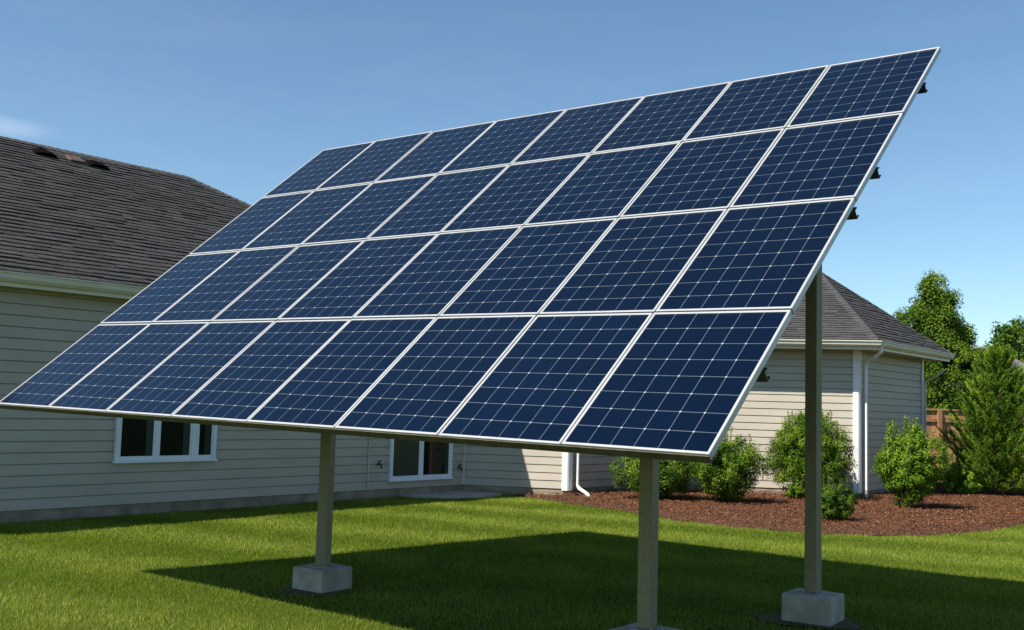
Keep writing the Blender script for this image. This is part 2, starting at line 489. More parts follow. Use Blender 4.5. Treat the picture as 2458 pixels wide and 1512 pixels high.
# loose bark chips over the bed
def chips():
    n = 70000
    P = np.array(MULCH)
    x = rng.uniform(P[:, 0].min(), P[:, 0].max(), n * 2); y = rng.uniform(P[:, 1].min(), P[:, 1].max(), n * 2)
    jig = 0.06
    k = in_poly(x + rng.normal(0, jig, len(x)), y + rng.normal(0, jig, len(x)), MULCH) & ~in_poly(x, y, HOUSE_POLY)
    x, y = x[k][:n], y[k][:n]
    n = len(x)
    L = rng.uniform(0.012, 0.042, n); W = rng.uniform(0.006, 0.014, n)
    yaw = rng.uniform(0, 2 * np.pi, n); tilt = rng.normal(0, 0.3, n); r2 = rng.normal(0, 0.35, n)
    a = np.stack([np.cos(yaw) * np.cos(tilt), np.sin(yaw) * np.cos(tilt), np.sin(tilt)], -1)
    b = np.stack([-np.sin(yaw) * np.cos(r2), np.cos(yaw) * np.cos(r2), np.sin(r2)], -1)
    d = np.full(n, 1e9)
    for i in range(11):
        p, q = P[i], P[i + 1]; ab = q - p
        t = np.clip(((x - p[0]) * ab[0] + (y - p[1]) * ab[1]) / (ab @ ab), 0, 1)
        d = np.minimum(d, np.hypot(x - p[0] - t * ab[0], y - p[1] - t * ab[1]))
    c = np.stack([x, y, 0.03 + 0.055 * np.clip(d / 0.35, 0, 1) + rng.uniform(0, 0.02, n)], -1)
    v = np.stack([c + a * L[:, None] / 2 * sx + b * W[:, None] / 2 * sy for sx, sy in ((-1, -1), (1, -1), (1, 1), (-1, 1))], 1).reshape(-1, 3)
    f = np.arange(n * 4).reshape(n, 4)
    base = np.array([[0.150, 0.062, 0.028], [0.110, 0.045, 0.021], [0.200, 0.091, 0.044], [0.065, 0.028, 0.015], [0.30, 0.165, 0.095]])
    ci = rng.choice(5, n, p=[0.38, 0.28, 0.18, 0.12, 0.04])
    cols = base[ci] * rng.uniform(0.75, 1.25, (n, 1))
    o = np_mesh('mulch_chips', v, f, np.repeat(cols, 4, 0), M['chip'])
    o['label'] = 'loose brown bark chips covering the planting bed'
    struct(o, 'stuff')
chips()

# worn concrete slab by the inner corner
mb = MB()
top = [V(x, y, 0.045) for x, y in PAD]
mb.quad(*top)
for i in range(len(PAD)):
    a, b = top[i], top[(i + 1) % len(PAD)]
    mb.quad(a, b, V(b.x, b.y, -0.05), V(a.x, a.y, -0.05))
struct(mb.build('patio_slab', M['slab']))

# bare soil round the footings
for k, (px, py) in POSTS.items():
    mb = MB(); pts = []
    for i in range(28):
        a = 2 * math.pi * i / 28
        r = 0.36 + 0.06 * math.sin(2 * a + px) + random.uniform(-0.05, 0.05)
        pts.append(V(px + r * math.cos(a) - 0.05, py + r * 0.9 * math.sin(a) - 0.04, 0.016))
    mb.quad(*pts)
    struct(mb.build('soil', M['dirt']))

# ------------------------------------------------------------------ lawn blades
def lawn():
    n0 = 2300000
    Y = np.sqrt(rng.uniform(3.0 ** 2, 22.5 ** 2, n0))
    half = 0.515 * Y + 4.0
    X = rng.uniform(-1, 1, n0) * half
    dens = np.clip(1.15 - Y / 30, 0.4, 1)
    dens = np.where(np.abs(X) > 0.515 * Y + 0.8, dens * 0.5, dens * (0.515 * Y + 4.0) / (0.55 * Y + 2.2))
    k = rng.random(n0) < dens
    k &= ~in_poly(X, Y, HOUSE_POLY)
    k &= ~in_poly(X + rng.normal(0, 0.03, n0), Y + rng.normal(0, 0.03, n0), MULCH)
    k &= ~in_poly(X, Y, PAD)
    for (px, py) in POSTS.values():
        r = np.hypot(X - px + 0.05, (Y - py + 0.04) / 0.9)
        an = np.arctan2(Y - py, X - px)
        k &= r > 0.30 + 0.06 * np.sin(2 * an + px) + rng.normal(0, 0.07, n0)
    X, Y = X[k], Y[k]
    n = len(X)
    gz = (smooth_noise(X + 200, Y + 100, 3, 2.6) - 0.5) * 0.025
    clump = smooth_noise(X + 70, Y + 70, 5, 0.33); patch = smooth_noise(X + 70, Y + 70, 6, 1.4)
    h = rng.uniform(0.020, 0.044, n) * (0.75 + 0.5 * clump)
    w = rng.uniform(0.0032, 0.0058, n) * (1 + (Y - 6) / 14)
    yaw = rng.uniform(0, np.pi, n)
    # mown bands lean this way and that
    band = np.sin((X * 0.42 + Y * 0.9) * 2 * np.pi / 1.9 + 1.3 * patch)
    lean = 0.25 * band
    lx = rng.normal(0, 0.28, n) - 0.2 * lean; ly = rng.normal(0, 0.28, n) + lean
    bx, by = np.cos(yaw), np.sin(yaw)
    base = np.stack([X, Y, gz - 0.004], -1)
    side = np.stack([bx, by, np.zeros(n)], -1) * w[:, None] / 2
    tip = base + np.stack([lx * h, ly * h, h], -1)
    v = np.stack([base - side, base + side, tip], 1).reshape(-1, 3)
    f = np.arange(n * 3).reshape(n, 3)
    g1 = np.array([0.130, 0.203, 0.019]); g2 = np.array([0.290, 0.338, 0.050]); g3 = np.array([0.40, 0.36, 0.12])
    t = np.clip(0.16 + 0.30 * (patch - 0.5) + 0.42 * (clump - 0.5) + 0.15 * band + rng.normal(0.12, 0.22, n), 0, 1)[:, None]
    c = g1 * (1 - t) + g2 * t
    dry = (rng.random(n) < 0.05)[:, None]
    c = np.where(dry, g3, c) * rng.uniform(0.75, 1.2, (n, 1))
    o = np_mesh('grass', v, f, np.repeat(c, 3, 0), M['blade'])
    o['label'] = 'short mown green lawn grass around the footings'
    struct(o, 'stuff')
lawn()

# ------------------------------------------------------------------ house
house = thing('house', tuple(WL(2.0)), 'single storey house with beige lap siding and dark hipped shingle roof', 'house')

def siding_wall(p0, d, length, nrm, z0, z1, name='wall'):
    """lapped boards: each course leans out at its foot"""
    mb = MB()
    z = z0; lap, gap, dp = 0.016, 0.0125, -0.022
    while z < z1 - 0.02:
        zt = min(z + REVEAL, z1)
        w = random.uniform(-0.0012, 0.0012)
        def pt(s_, zz, o): return p0 + d * s_ + V(0, 0, zz) + nrm * o
        zb = z + gap + w
        mb.quad(pt(0, zb, lap), pt(length, zb, lap), pt(length, zt, 0.005), pt(0, zt, 0.005))
        mb.quad(pt(0, zb, dp), pt(length, zb, dp), pt(length, zb, lap), pt(0, zb, lap))
        mb.quad(pt(0, zt, 0.005), pt(length, zt, 0.005), pt(length, zt, dp), pt(0, zt, dp))
        z = zt
    mb.quad(pt(0, z0, dp), pt(length, z0, dp), pt(length, z1, dp), pt(0, z1, dp))
    return mb.build(name, M['siding'], house, fix=False)

def found(p0, d, length, nrm):
    mb = MB()
    X = Matrix(((d.x, nrm.x, 0, p0.x), (d.y, nrm.y, 0, p0.y), (0, 0, 1, 0), (0, 0, 0, 1)))
    mb.box((0, -0.2, -0.3), (length, -0.002, FOUND), X)
    return mb.build('foundation', M['concrete_wall'], house)

TOPZ = 3.02
NS = V(D.y, -D.x, 0)
walls = [(WL(S_L), D, S_IC - S_L, NW), (IC, DF, 2.02, NF), (O1, D, _t, NS), (RC, DF, (WR - RC).length, NF), (WR, D, 3.95, NS)]
for p0, d, L, nr in walls:
    siding_wall(p0, d, L, nr, FOUND - 0.01, TOPZ)
    found(p0, d, L, nr)
# walls out of sight, closing the body (plain boards)
BACK = -9.3
back_pts = [WL(S_L), WL(S_L, 0, BACK), WL(12.5, 0, BACK), V(WF.x - 1.0, WF.y + 5.2, 0), WF]
for a, b in zip(back_pts[:-1], back_pts[1:]):
    dd = (b - a); L = dd.length; dd.normalize()
    nn = V(-dd.y, dd.x, 0)
    siding_wall(a, dd, L, nn, 0.0, TOPZ)
# gable above the left end wall
mb = MB()
mb.quad(WL(S_L, TOPZ), WL(S_L, TOPZ, BACK), WL(S_L, 5.75, -4.4))
mb.build('gable', M['siding'], house)

# corner boards
def board(p, d1, n1, d2, n2, z0=FOUND - 0.03, z1=TOPZ, w=0.105, name='corner_board'):
    """L-shaped white corner trim at an outside corner: leaf along -d1 on face n1, along d2 on face n2"""
    mb = MB()
    t = 0.032
    for d, nrm, sgn in ((d1, n1, -1), (d2, n2, 1)):
        a = p - nrm * 0.0 
        q = [a + nrm * t, a + nrm * t + d * sgn * w]
        mb.quad(q[0] + V(0, 0, z0), q[1] + V(0, 0, z0), q[1] + V(0, 0, z1), q[0] + V(0, 0, z1))
        mb.quad(q[1] + V(0, 0, z0), q[1] + V(0, 0, z1), q[1] - nrm * t + V(0, 0, z1), q[1] - nrm * t + V(0, 0, z0))
        mb.quad(q[0] + V(0, 0, z0), q[1] + V(0, 0, z0), q[1] - nrm * t + V(0, 0, z0), q[0] - nrm * t + V(0, 0, z0))
    # the outer arris
    a, b = p + n1 * t, p + n2 * t
    mb.quad(a + V(0, 0, z0), b + V(0, 0, z0), b + V(0, 0, z1), a + V(0, 0, z1))
    return mb.build(name, M['trim'], house)
board(O1, DF, NF, D, NS)
board(WR, DF, NF, D, NS)
mb = MB()
X = Matrix(((D.x, NS.x, 0, WF.x), (D.y, NS.y, 0, WF.y), (0, 0, 1, 0), (0, 0, 0, 1)))
mb.box((-0.10, 0.0, FOUND), (0.02, 0.034, TOPZ), X); mb.build('corner_board', M['trim'], house)
mb = MB()   # inside corner strip
mb.box((-0.05, 0.0, FOUND), (0.0, 0.05, TOPZ), Matrix(((D.x, NW.x, 0, IC.x), (D.y, NW.y, 0, IC.y), (0, 0, 1, 0), (0, 0, 0, 1))))
mb.build('corner_board', M['soffit'], house)

# eaves: fascia, soffit, gutter
OV, OVL = 0.50, 0.29
G_PROF = [(0.0, 0.0), (0.0, -0.115), (0.055, -0.115), (0.095, -0.075), (0.105, -0.02), (0.125, -0.012), (0.125, 0.004), (0.112, 0.004), (0.10, -0.012), (0.02, -0.03), (0.02, 0.0)]
def eave_run(pts, OV):
    """pts: wall corner points in order (outside on the right hand going along); builds mitred gutter, fascia board and soffit"""
    n = len(pts)
    nr = []
    for i in range(n - 1):
        d = (pts[i + 1] - pts[i]).normalized(); nr.append(V(d.y, -d.x, 0))
    mit = []
    for i in range(n):
        if i == 0: mit.append(nr[0])
        elif i == n - 1: mit.append(nr[-1])
        else:
            b = (nr[i - 1] + nr[i]); b = b / (1 + nr[i - 1].dot(nr[i])); mit.append(b)
    E = [p + m_ * OV + V(0, 0, EAVE) for p, m_ in zip(pts, mit)]
    g = MB(); g.sweep(G_PROF, E, mit); g.build('gutter', M['gutter'], house)
    fm = MB(); fm.sweep([(-0.002, -0.02), (-0.002, -0.17), (-0.025, -0.17), (-0.025, -0.02)], E, mit); fm.build('fascia', M['gutter'], house)
    sm = MB()
    for i in range(n - 1):
        a, b = E[i] - mit[i] * 0.02, E[i + 1] - mit[i + 1] * 0.02
        c, d = pts[i + 1] - mit[i + 1] * 0.05 + V(0, 0, EAVE), pts[i] - mit[i] * 0.05 + V(0, 0, EAVE)
        zz = V(0, 0, -0.15)
        sm.quad(a + zz, b + zz, c + zz, d + zz)
    sm.build('soffit', M['soffit'], house)
    return E, mit
E_left, mit_left = eave_run([WL(S_L - 0.35), WL(S_IC)], OVL)
E_wing, mit_wing = eave_run([IC, O1, RC, WR, WF + D * 0.42], OV)

# roof planes laid with shingle courses
def shingles(mb, poly, course=0.135, tab=0.30, th=0.016, base_tone=1.0):
    """poly: planar convex polygon, first edge = eave. Adds lapped courses of tabs."""
    P = [Vector(p) for p in poly]
    e = (P[1] - P[0]).normalized()
    nrm = None
    for k in range(2, len(P)):
        c = e.cross(P[k] - P[0])
        if c.length > 0.1: nrm = c.normalized(); break
    if nrm.z < 0: nrm = -nrm
    up = nrm.cross(e).normalized()
    if up.z < 0: up = -up
    Q = [((p - P[0]).dot(e), (p - P[0]).dot(up)) for p in P]
    vmax = max(q[1] for q in Q)
    def span(v):
        xs = []
        for i in range(len(Q)):
            (x0, y0), (x1, y1) = Q[i], Q[(i + 1) % len(Q)]
            if abs(y1 - y0) < 1e-9:
                if abs(y0 - v) < 1e-6: xs += [x0, x1]
            elif min(y0, y1) - 1e-9 <= v <= max(y0, y1) + 1e-9:
                xs.append(x0 + (x1 - x0) * (v - y0) / (y1 - y0))
        return (min(xs), max(xs)) if xs else None
    v = min(q[1] for q in Q); row = 0
    while v < vmax - 0.02:
        vt = min(v + course, vmax)
        s0, s1 = span(v + 1e-4), span(vt - 1e-4)
        if s0 and s1:
            a0, b0 = s0; a1, b1 = s1
            x = min(a0, a1) - random.uniform(0, tab)
            xe = max(b0, b1)
            while x < xe:
                x2 = x + tab * random.uniform(0.6, 1.3)
                l0, r_0 = max(x, a0), min(x2, b0); l1, r1 = max(x, a1), min(x2, b1)
                if r_0 > l0 + 1e-4 or r1 > l1 + 1e-4:
                    l0, r_0 = (l0, r_0) if r_0 > l0 else ((l0 + r_0) / 2,) * 2
                    l1, r1 = (l1, r1) if r1 > l1 else ((l1 + r1) / 2,) * 2
                    drop = (random.uniform(-0.012, 0.008) + 0.012 * math.sin(x * 0.8 + row * 0.33) + 0.009 * math.sin(x * 2.1 + row * 1.3)) if row else 0
                    t_ = th * random.uniform(0.7, 1.5)
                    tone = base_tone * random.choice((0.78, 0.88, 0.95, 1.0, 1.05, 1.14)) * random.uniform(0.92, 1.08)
                    warm = random.uniform(-0.03, 0.03)
                    cl = (tone * (1 + warm), tone, tone * (1 - warm))
                    def pt(xx, vv, hh): return P[0] + e * xx + up * vv + nrm * hh
                    A, B = pt(l0, v + drop, t_), pt(r_0, v + drop, t_)
                    Cc, Dd = pt(r1, min(vt + 0.03, vmax), -0.002), pt(l1, min(vt + 0.03, vmax), -0.002)
                    if (r1 - l1) < 1e-4: mb.quad(A, B, Cc, col=cl)
                    elif (r_0 - l0) < 1e-4: mb.quad(A, Cc, Dd, col=cl)
                    else: mb.quad(A, B, Cc, Dd, col=cl)
                    if r_0 > l0 + 1e-4:
                        mb.quad(pt(l0, v + drop, -0.004), pt(r_0, v + drop, -0.004), B, A, col=(cl[0] * 0.9,) * 3)
                x = x2
        v = vt; row += 1

EOL = OVL + 0.05
EO = OV + 0.05                          # shingles overhang the gutter a little
ZR = 5.98; OFR = -4.40
RA, RB = WL(S_L - 0.35, ZR, OFR), WL(5.35, ZR, OFR)
fl_, fr_ = WL(S_L - 0.35, EAVE + 0.01, EOL), WL(10.1, EAVE + 0.01, EOL)
bl_, br_ = WL(S_L - 0.35, EAVE + 0.01, BACK - EO), WL(10.1, EAVE + 0.01, BACK - EO)
roof = MB()
shingles(roof, [fl_, fr_, RB, RA])
roof_o = roof.build('roof', M['shingle'], house, fix=False)
roof2 = MB()
shingles(roof2, [br_, bl_, RA, RB], 0.4, 1.2)
shingles(roof2, [fr_, br_, RB], 0.3, 0.9)
roof2.build('roof', M['shingle'], house, fix=False)
# right hand block
WE = []
nr_l = [NF, NS, NF, NS]
pts = [IC, O1, RC, WR, WF + D * 0.42]
for p, m_ in zip(pts, mit_wing): WE.append(p + m_ * EO + V(0, 0, EAVE + 0.01))
PK = V(7.30, 25.0, 5.09)
QK = WL(8.0, 5.2, -3.2)
Q0 = V(2.6, 24.6, 5.05)
BK = V(PK.x - 0.2, WF.y + 6.4, EAVE)
wr = MB()
shingles(wr, [WE[2], WE[3], PK, V(PK.x - 2.6, PK.y + 0.55, PK.z)], base_tone=1.45)  # front slope coloured lighter than the side one, for its stronger light
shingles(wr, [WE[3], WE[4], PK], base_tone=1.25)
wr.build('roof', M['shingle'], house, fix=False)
w2 = MB()
shingles(w2, [WE[0], WE[1], Q0], 0.3, 0.8)
shingles(w2, [WE[1], WE[2], V(PK.x - 2.6, PK.y + 0.55, PK.z), Q0], 0.3, 0.8)
shingles(w2, [WE[4], BK, PK], 0.3, 0.8)
w2.quad(PK, BK, V(-1.5, 31.5, EAVE), Q0, V(PK.x - 2.6, PK.y + 0.55, PK.z), col=(0.9, 0.9, 0.9))
w2.quad(WE[0], Q0, WL(8.0, 5.2, -3.6), col=(0.9, 0.9, 0.9))
w2.build('roof', M['shingle'], house, fix=False)

# ridge and hip caps: short overlapping pieces
def caps(a, b, n1, n2, par, w=0.15):
    mb = MB()
    L = (b - a).length; k = max(2, int(L / 0.15)); d = (b - a) / k
    for i in range(k):
        p, q = a + d * i, a + d * (i + 1.15)
        h0, h1 = 0.024 + random.uniform(0, 0.004), 0.014
        for nn in (n1, n2):
            mb.quad(p + V(0, 0, h0), q + V(0, 0, h1), q + nn * w + V(0, 0, h1 - 0.006), p + nn * w + V(0, 0, h0 - 0.006))
        mb.quad(p + n1 * w + V(0, 0, h0 - 0.006), p + V(0, 0, h0), p + V(0, 0, h0 - 0.015), p + n1 * w + V(0, 0, h0 - 0.02))
    return mb.build('ridge_cap', M['cap'], par, fix=False)
def inplane(edge_a, edge_b, third):
    d = (edge_b - edge_a).normalized(); t = third - edge_a
    return (t - d * t.dot(d)).normalized()
caps(RA, RB, inplane(RA, RB, fl_), inplane(RA, RB, bl_), roof_o)
caps(fr_, RB, inplane(fr_, RB, fl_), inplane(fr_, RB, br_), roof_o)
wing_roof = bpy.data.objects['roof.002']
caps(WE[3], PK, inplane(WE[3], PK, WE[2]), inplane(WE[3], PK, WE[4]), wing_roof)
caps(WE[4], PK, inplane(WE[4], PK, WE[3]), inplane(WE[4], PK, BK), wing_roof)

# rake trim at the left gable
mb = MB(); mb.box((0, 0, 0), (0.001, 0.001, 0.001)); 
mb = MB()
for a, b in ((fl_, RA), (RA, bl_)):
    mb.quad(a, b, b - V(0, 0, 0.16), a - V(0, 0, 0.16))
mb.build('rake_board', M['gutter'], house)

# low hooded roof vents below the ridge
def vent(s, dz, brown):
    off = OFR + dz
    z = EAVE + 0.01 + (EOL - off) / (EOL - OFR) * (ZR - EAVE - 0.01)
    slope = V(0, 0, ZR - EAVE - 0.01) - NW * (EOL - OFR); slope.normalize()
    nrm = D.cross(slope).normalized()
    if nrm.z < 0: nrm = -nrm
    c = WL(s, z, off)
    X = Matrix(((D.x, slope.x, nrm.x, c.x), (D.y, slope.y, nrm.y, c.y), (D.z, slope.z, nrm.z, c.z), (0, 0, 0, 1)))
    mb = MB()
    n = 10; hw, dp, ht = 0.21, 0.30, 0.070
    ring = lambda y, sc: [X @ V(math.cos(math.pi * i / n) * hw * sc, y, 0.005 + math.sin(math.pi * i / n) * ht * sc) for i in range(n + 1)]
    rings = [ring(-dp / 2, 1.0), ring(0, 0.95), ring(dp * 0.35, 0.72), ring(dp / 2, 0.3)]
    for r1, r2 in zip(rings[:-1], rings[1:]):
        for i in range(n): mb.quad(r1[i], r1[i + 1], r2[i + 1], r2[i])
    mb.quad(*rings[0]); mb.quad(*rings[-1])
    o = mb.build('roof_vent', M['vent_dark'], roof_o, smooth=False)
    if brown:
        mb = MB(); mb.box((-0.52, -0.10, 0.0), (-0.255, 0.12, 0.05), X); mb.build('flashing', M['vent_brown'], roof_o, bevel=0.01)
vent(2.24, 0.36, False)
vent(3.18, 0.40, True)

# windows
def window(sa, sb, z0, z1, mull, blinds=(), curtain=()):
    """sliding window on the long wall between sa and sb; mull = [(s, half width)]"""
    X = Matrix(((D.x, NW.x, 0, S0.x), (D.y, NW.y, 0, S0.y), (0, 0, 1, 0), (0, 0, 0, 1)))
    w = MB()
    cs = 0.055                                       # outer casing
    for lo, hi in (((sa, 0.0, z0), (sa + cs, 0.062, z1)), ((sb - cs, 0.0, z0), (sb, 0.062, z1)),
                   ((sa + cs, 0.0, z1 - cs), (sb - cs, 0.062, z1)), ((sa - 0.02, 0.0, z0 - 0.035), (sb + 0.02, 0.085, z0))):
        w.box(lo, hi, X)
    win = w.build('window', M['vinyl'], house, bevel=0.004)
    sa2, sb2 = sa + cs, sb - cs
    edges = [sa2] + [x for x, h in mull] + [sb2]
    halves = [0.0] + [h for x, h in mull] + [0.0]
    for (x, h) in mull:
        mm = MB(); mm.box((x - h, 0.002, z0), (x + h, 0.056, z1 - cs), X); mm.build('mullion', M['vinyl'], win, bevel=0.003)
    for i in range(len(edges) - 1):
        a, b = edges[i] + halves[i], edges[i + 1] - halves[i + 1]
        sash = MB(); f = 0.045; y0, y1 = 0.01, 0.048
        for lo, hi in (((a, y0, z0 + 0.0), (b, y1, z0 + f + 0.012)), ((a, y0, z1 - cs - f), (b, y1, z1 - cs)),
                       ((a, y0, z0 + f + 0.012), (a + f * 0.6, y1, z1 - cs - f)), ((b - f * 0.6, y0, z0 + f + 0.012), (b, y1, z1 - cs - f))):
            sash.box(lo, hi, X)
        sash.build('sash', M['vinyl'], win, bevel=0.003)
        g = MB(); ga, gb, gz0, gz1 = a + f * 0.6, b - f * 0.6, z0 + f + 0.012, z1 - cs - f
        g.quad(*[X @ V(x, 0.036, z) for x, z in ((ga, gz0), (gb, gz0), (gb, gz1), (ga, gz1))]); g.build('pane', M['glass'], win)
        k = MB(); k.quad(*[X @ V(x, 0.0185, z) for x, z in ((ga, gz0), (gb, gz0), (gb, gz1), (ga, gz1))])
        if i in blinds:
            k = MB(); z = gz0
            while z < gz1:
                k.quad(*[X @ V(x, y, zz) for x, y, zz in ((ga, 0.030, z), (gb, 0.030, z), (gb, 0.0195, min(z + 0.05, gz1)), (ga, 0.0195, min(z + 0.05, gz1)))]); z += 0.048
            k.build('blind', M['blind'], win, fix=False)
        else:
            k.build('backing', M['interior'], win, fix=False)
            if i in curtain:
                c = MB(); n = 9; wd = 0.11
                for q in range(n):
                    x0, x1 = gb - wd * (q + 1) / n, gb - wd * q / n
                    y0_, y1_ = 0.024 + 0.005 * (q % 2), 0.024 + 0.005 * ((q + 1) % 2)
                    c.quad(*[X @ V(*p) for p in ((x0, y1_, gz0), (x1, y0_, gz0), (x1, y0_, gz1), (x0, y1_, gz1))])
                c.build('curtain', M['curtain'], win, fix=False)
    return win
window(1.50, 3.14, 0.765, 2.05, [(2.14, 0.028), (2.765, 0.05)], curtain=(0, 1, 2))
window(6.79, 8.41, 0.32, 1.68, [(7.585, 0.03)], blinds=(0,), curtain=(1,))

# downspouts
def spout(pts, name='downspout', mat='trim', r=0.043, n=4):
    mb = MB(); mb.tube(pts, r, n=8, flat=0.85); return mb.build(name, M[mat], house)
q = WR + D * 0.20 + NS * 0.085
gq = WR + mit_wing[3] * (OV + 0.05) + D * 0.12
spout([gq + V(0, 0, EAVE - 0.10), gq + V(0, 0, EAVE - 0.20), gq.lerp(q, 0.25) + V(0, 0, EAVE - 0.27), gq.lerp(q, 0.85) + V(0, 0, EAVE - 0.36), q + V(0, 0, EAVE - 0.46), q + V(0, 0, 1.2), q + V(0, 0, 0.02)])
q = O1 + D * 0.20 + NS * 0.085
spout([q + V(0, 0, EAVE - 0.2), q + V(0, 0, 1.5), q + V(0, 0, 0.24), q + NS * 0.05 + NF * 0.02 + V(0, 0, 0.17), q + NS * 0.24 + NF * 0.22 + V(0, 0, 0.115), q + NS * 0.33 + NF * 0.42 + V(0, 0, 0.085), q + NS * 0.36 + NF * 0.50 + V(0, 0, 0.06)], r=0.038)
q = WF + NS * 0.05 + D * 0.04
g2 = q + NS * 0.38 + D * 0.25
spout([g2 + V(0, 0, EAVE - 0.36), q.lerp(g2, 0.55) + V(0, 0, EAVE - 0.52), q + V(0, 0, EAVE - 0.66), q + V(0, 0, 0.05)], mat='gutter', r=0.03)
# slim conduit and two spigots on the long wall
mb = MB(); mb.tube([WL(6.29, 2.6, 0.03), WL(6.29, 0.2, 0.03)], 0.011, 8); mb.build('conduit', M['soffit'], house)
for s, z in ((6.53, 0.60), (8.63, 0.49)):
    mb = MB()
    mb.tube([WL(s, z, 0.0), WL(s, z, 0.07), WL(s, z - 0.015, 0.10), WL(s - 0.01, z - 0.07, 0.115)], [0.022, 0.018, 0.018, 0.016], 8)
    mb.tube([WL(s + 0.0, z, 0.06), WL(s + 0.005, z + 0.05, 0.065)], 0.008, 6)
    mb.tube([WL(s - 0.03, z + 0.05, 0.065), WL(s + 0.03, z + 0.055, 0.065)], 0.011, 6)
    mb.build('spigot', M['hardware'], house)

# ------------------------------------------------------------------ solar array
XA = V(0.78603715, -0.6179947, -0.01510457)
YA = V(0.48005313, 0.5948281, 0.64477013)      # up the slope
YA = (YA - XA * YA.dot(XA)).normalized()
ZA = XA.cross(YA)
TL = V(-2.2832, 12.2784, 4.6268)
PW = 0.88
ROWS = [0, 1.1234, 2.3076, 3.5407, 4.7653]     # down the slope from the top edge
def AP(a, r, n=0.0): return TL + XA * a - YA * r + ZA * n
array = thing('solar_array', (0.6, 8.4, 0.0), 'tilted ground mounted solar array of thirty two navy panels on three posts', 'solar panels')

FR, FD = 0.017, 0.042
GX, GY = 0.0045, 0.0085
def frame_mesh(w, h):
    mb = MB()
    x0, x1, y0, y1 = GX, w - GX, GY, h - GY
    mb.box((x0, y0, -FD), (x1, y0 + FR, 0)); mb.box((x0, y1 - FR, -FD), (x1, y1, 0))
    mb.box((x0, y0 + FR, -FD), (x0 + FR, y1 - FR, -0.0004)); mb.box((x1 - FR, y0 + FR, -FD), (x1, y1 - FR, -0.0004))
    me = bpy.data.meshes.new('panel_frame'); me.from_pydata(mb.v, [], mb.f); me.materials.append(M['frame'])
    return me
def cell_mesh(w, h):
    me = bpy.data.meshes.new('cell_sheet')
    a, b, c, d = GX + FR, w - GX - FR, GY + FR, h - GY - FR
    me.from_pydata([(a, c, -0.006), (b, c, -0.006), (b, d, -0.006), (a, d, -0.006), (a, c, -0.012), (b, c, -0.012), (b, d, -0.012), (a, d, -0.012)], [], [(0, 1, 2, 3), (7, 6, 5, 4)])
    uv = me.uv_layers.new(name='UVMap')
    for i, p in enumerate(((0.03, 0.03), (5.97, 0.03), (5.97, 7.97), (0.03, 7.97), (0, 8), (6, 8), (6, 0), (0, 0))): uv.data[i].uv = p
    me.materials.append(M['cells'])
    return me
base_m = Matrix.Translation(-array.location)
for r in range(4):
    h = ROWS[r + 1] - ROWS[r]
    fm, cm = frame_mesh(PW, h), cell_mesh(PW, h)
    for c in range(8):
        o = AP(c * PW, ROWS[r + 1], random.uniform(-0.0015, 0.0015))
        tw = random.uniform(-0.0012, 0.0012); tw2 = random.uniform(-0.0012, 0.0012)
        xa, ya = (XA + ZA * tw).normalized(), (YA + ZA * tw2).normalized()
        za = xa.cross(ya)
        mt = Matrix(((xa.x, ya.x, za.x, o.x), (xa.y, ya.y, za.y, o.y), (xa.z, ya.z, za.z, o.z), (0, 0, 0, 1)))
        p = bpy.data.objects.new('panel', fm); COL.objects.link(p); p.parent = array; p.matrix_local = base_m @ mt
        bv = p.modifiers.new('bevel', 'BEVEL'); bv.width = 0.0022; bv.segments = 1
        s = bpy.data.objects.new('cell_sheet', cm); COL.objects.link(s); s.parent = p
AM = Matrix(((XA.x, YA.x, ZA.x, TL.x), (XA.y, YA.y, ZA.y, TL.y), (XA.z, YA.z, ZA.z, TL.z), (0, 0, 0, 1)))
AW, AH = PW * 8, ROWS[-1]
# purlins along the rows: C sections whose dark ends stick out past the right edge
for r in (0.55, 1.84, 2.36, 4.02):
    mb = MB()
    n0, n1 = -FD - 0.0145, -FD - 0.080
    mb.box((0.10, -r - 0.022, n1), (AW + 0.004, -r - 0.016, n0), AM)
    mb.box((0.10, -r - 0.016, n1), (AW + 0.004, -r + 0.020, n1 + 0.006), AM)
    mb.box((0.10, -r - 0.016, n0 - 0.006), (AW + 0.004, -r + 0.020, n0), AM)
    mb.build('purlin', M['rail'], array)
# rails added under the panel gaps to block leaking sun and darken them
for r in ROWS[1:4]:
    mb = MB(); mb.box((0.02, -r - 0.03, -FD - 0.0015 - 0.012), (AW - 0.02, -r + 0.03, -FD - 0.0015), AM); mb.build('seam_light_block', M['rail'], array)
for c in range(1, 8):
    for r0_, r1_ in zip(ROWS[:-1], ROWS[1:]):
        mb = MB(); mb.box((c * PW - 0.025, -r1_ + 0.032, -FD - 0.0135), (c * PW + 0.025, -r0_ - 0.032, -FD - 0.0015), AM); mb.build('seam_light_block', M['rail'], array)
mb = MB(); mb.box((0.006, -AH + 0.002, -0.055), (AW - 0.006, -AH + 0.0075, -0.011), AM); mb.box((0.006, -AH + 0.0075, -0.055), (AW - 0.006, -AH + 0.05, -0.049), AM)
mb.build('edge_shade_strip', M['edge_shade'], array)  # added dark strip, coloured as the shaded lower side of the frames
# rafters under the purlins and the head beams the posts carry
raf = []
for a in (2.62, 5.25, 5.98, 6.55):
    mb = MB(); mb.box((a - 0.035, -AH + 0.35, -FD - 0.225), (a + 0.035, -0.2, -FD - 0.082), AM); mb.build('rafter', M['rail'], array)

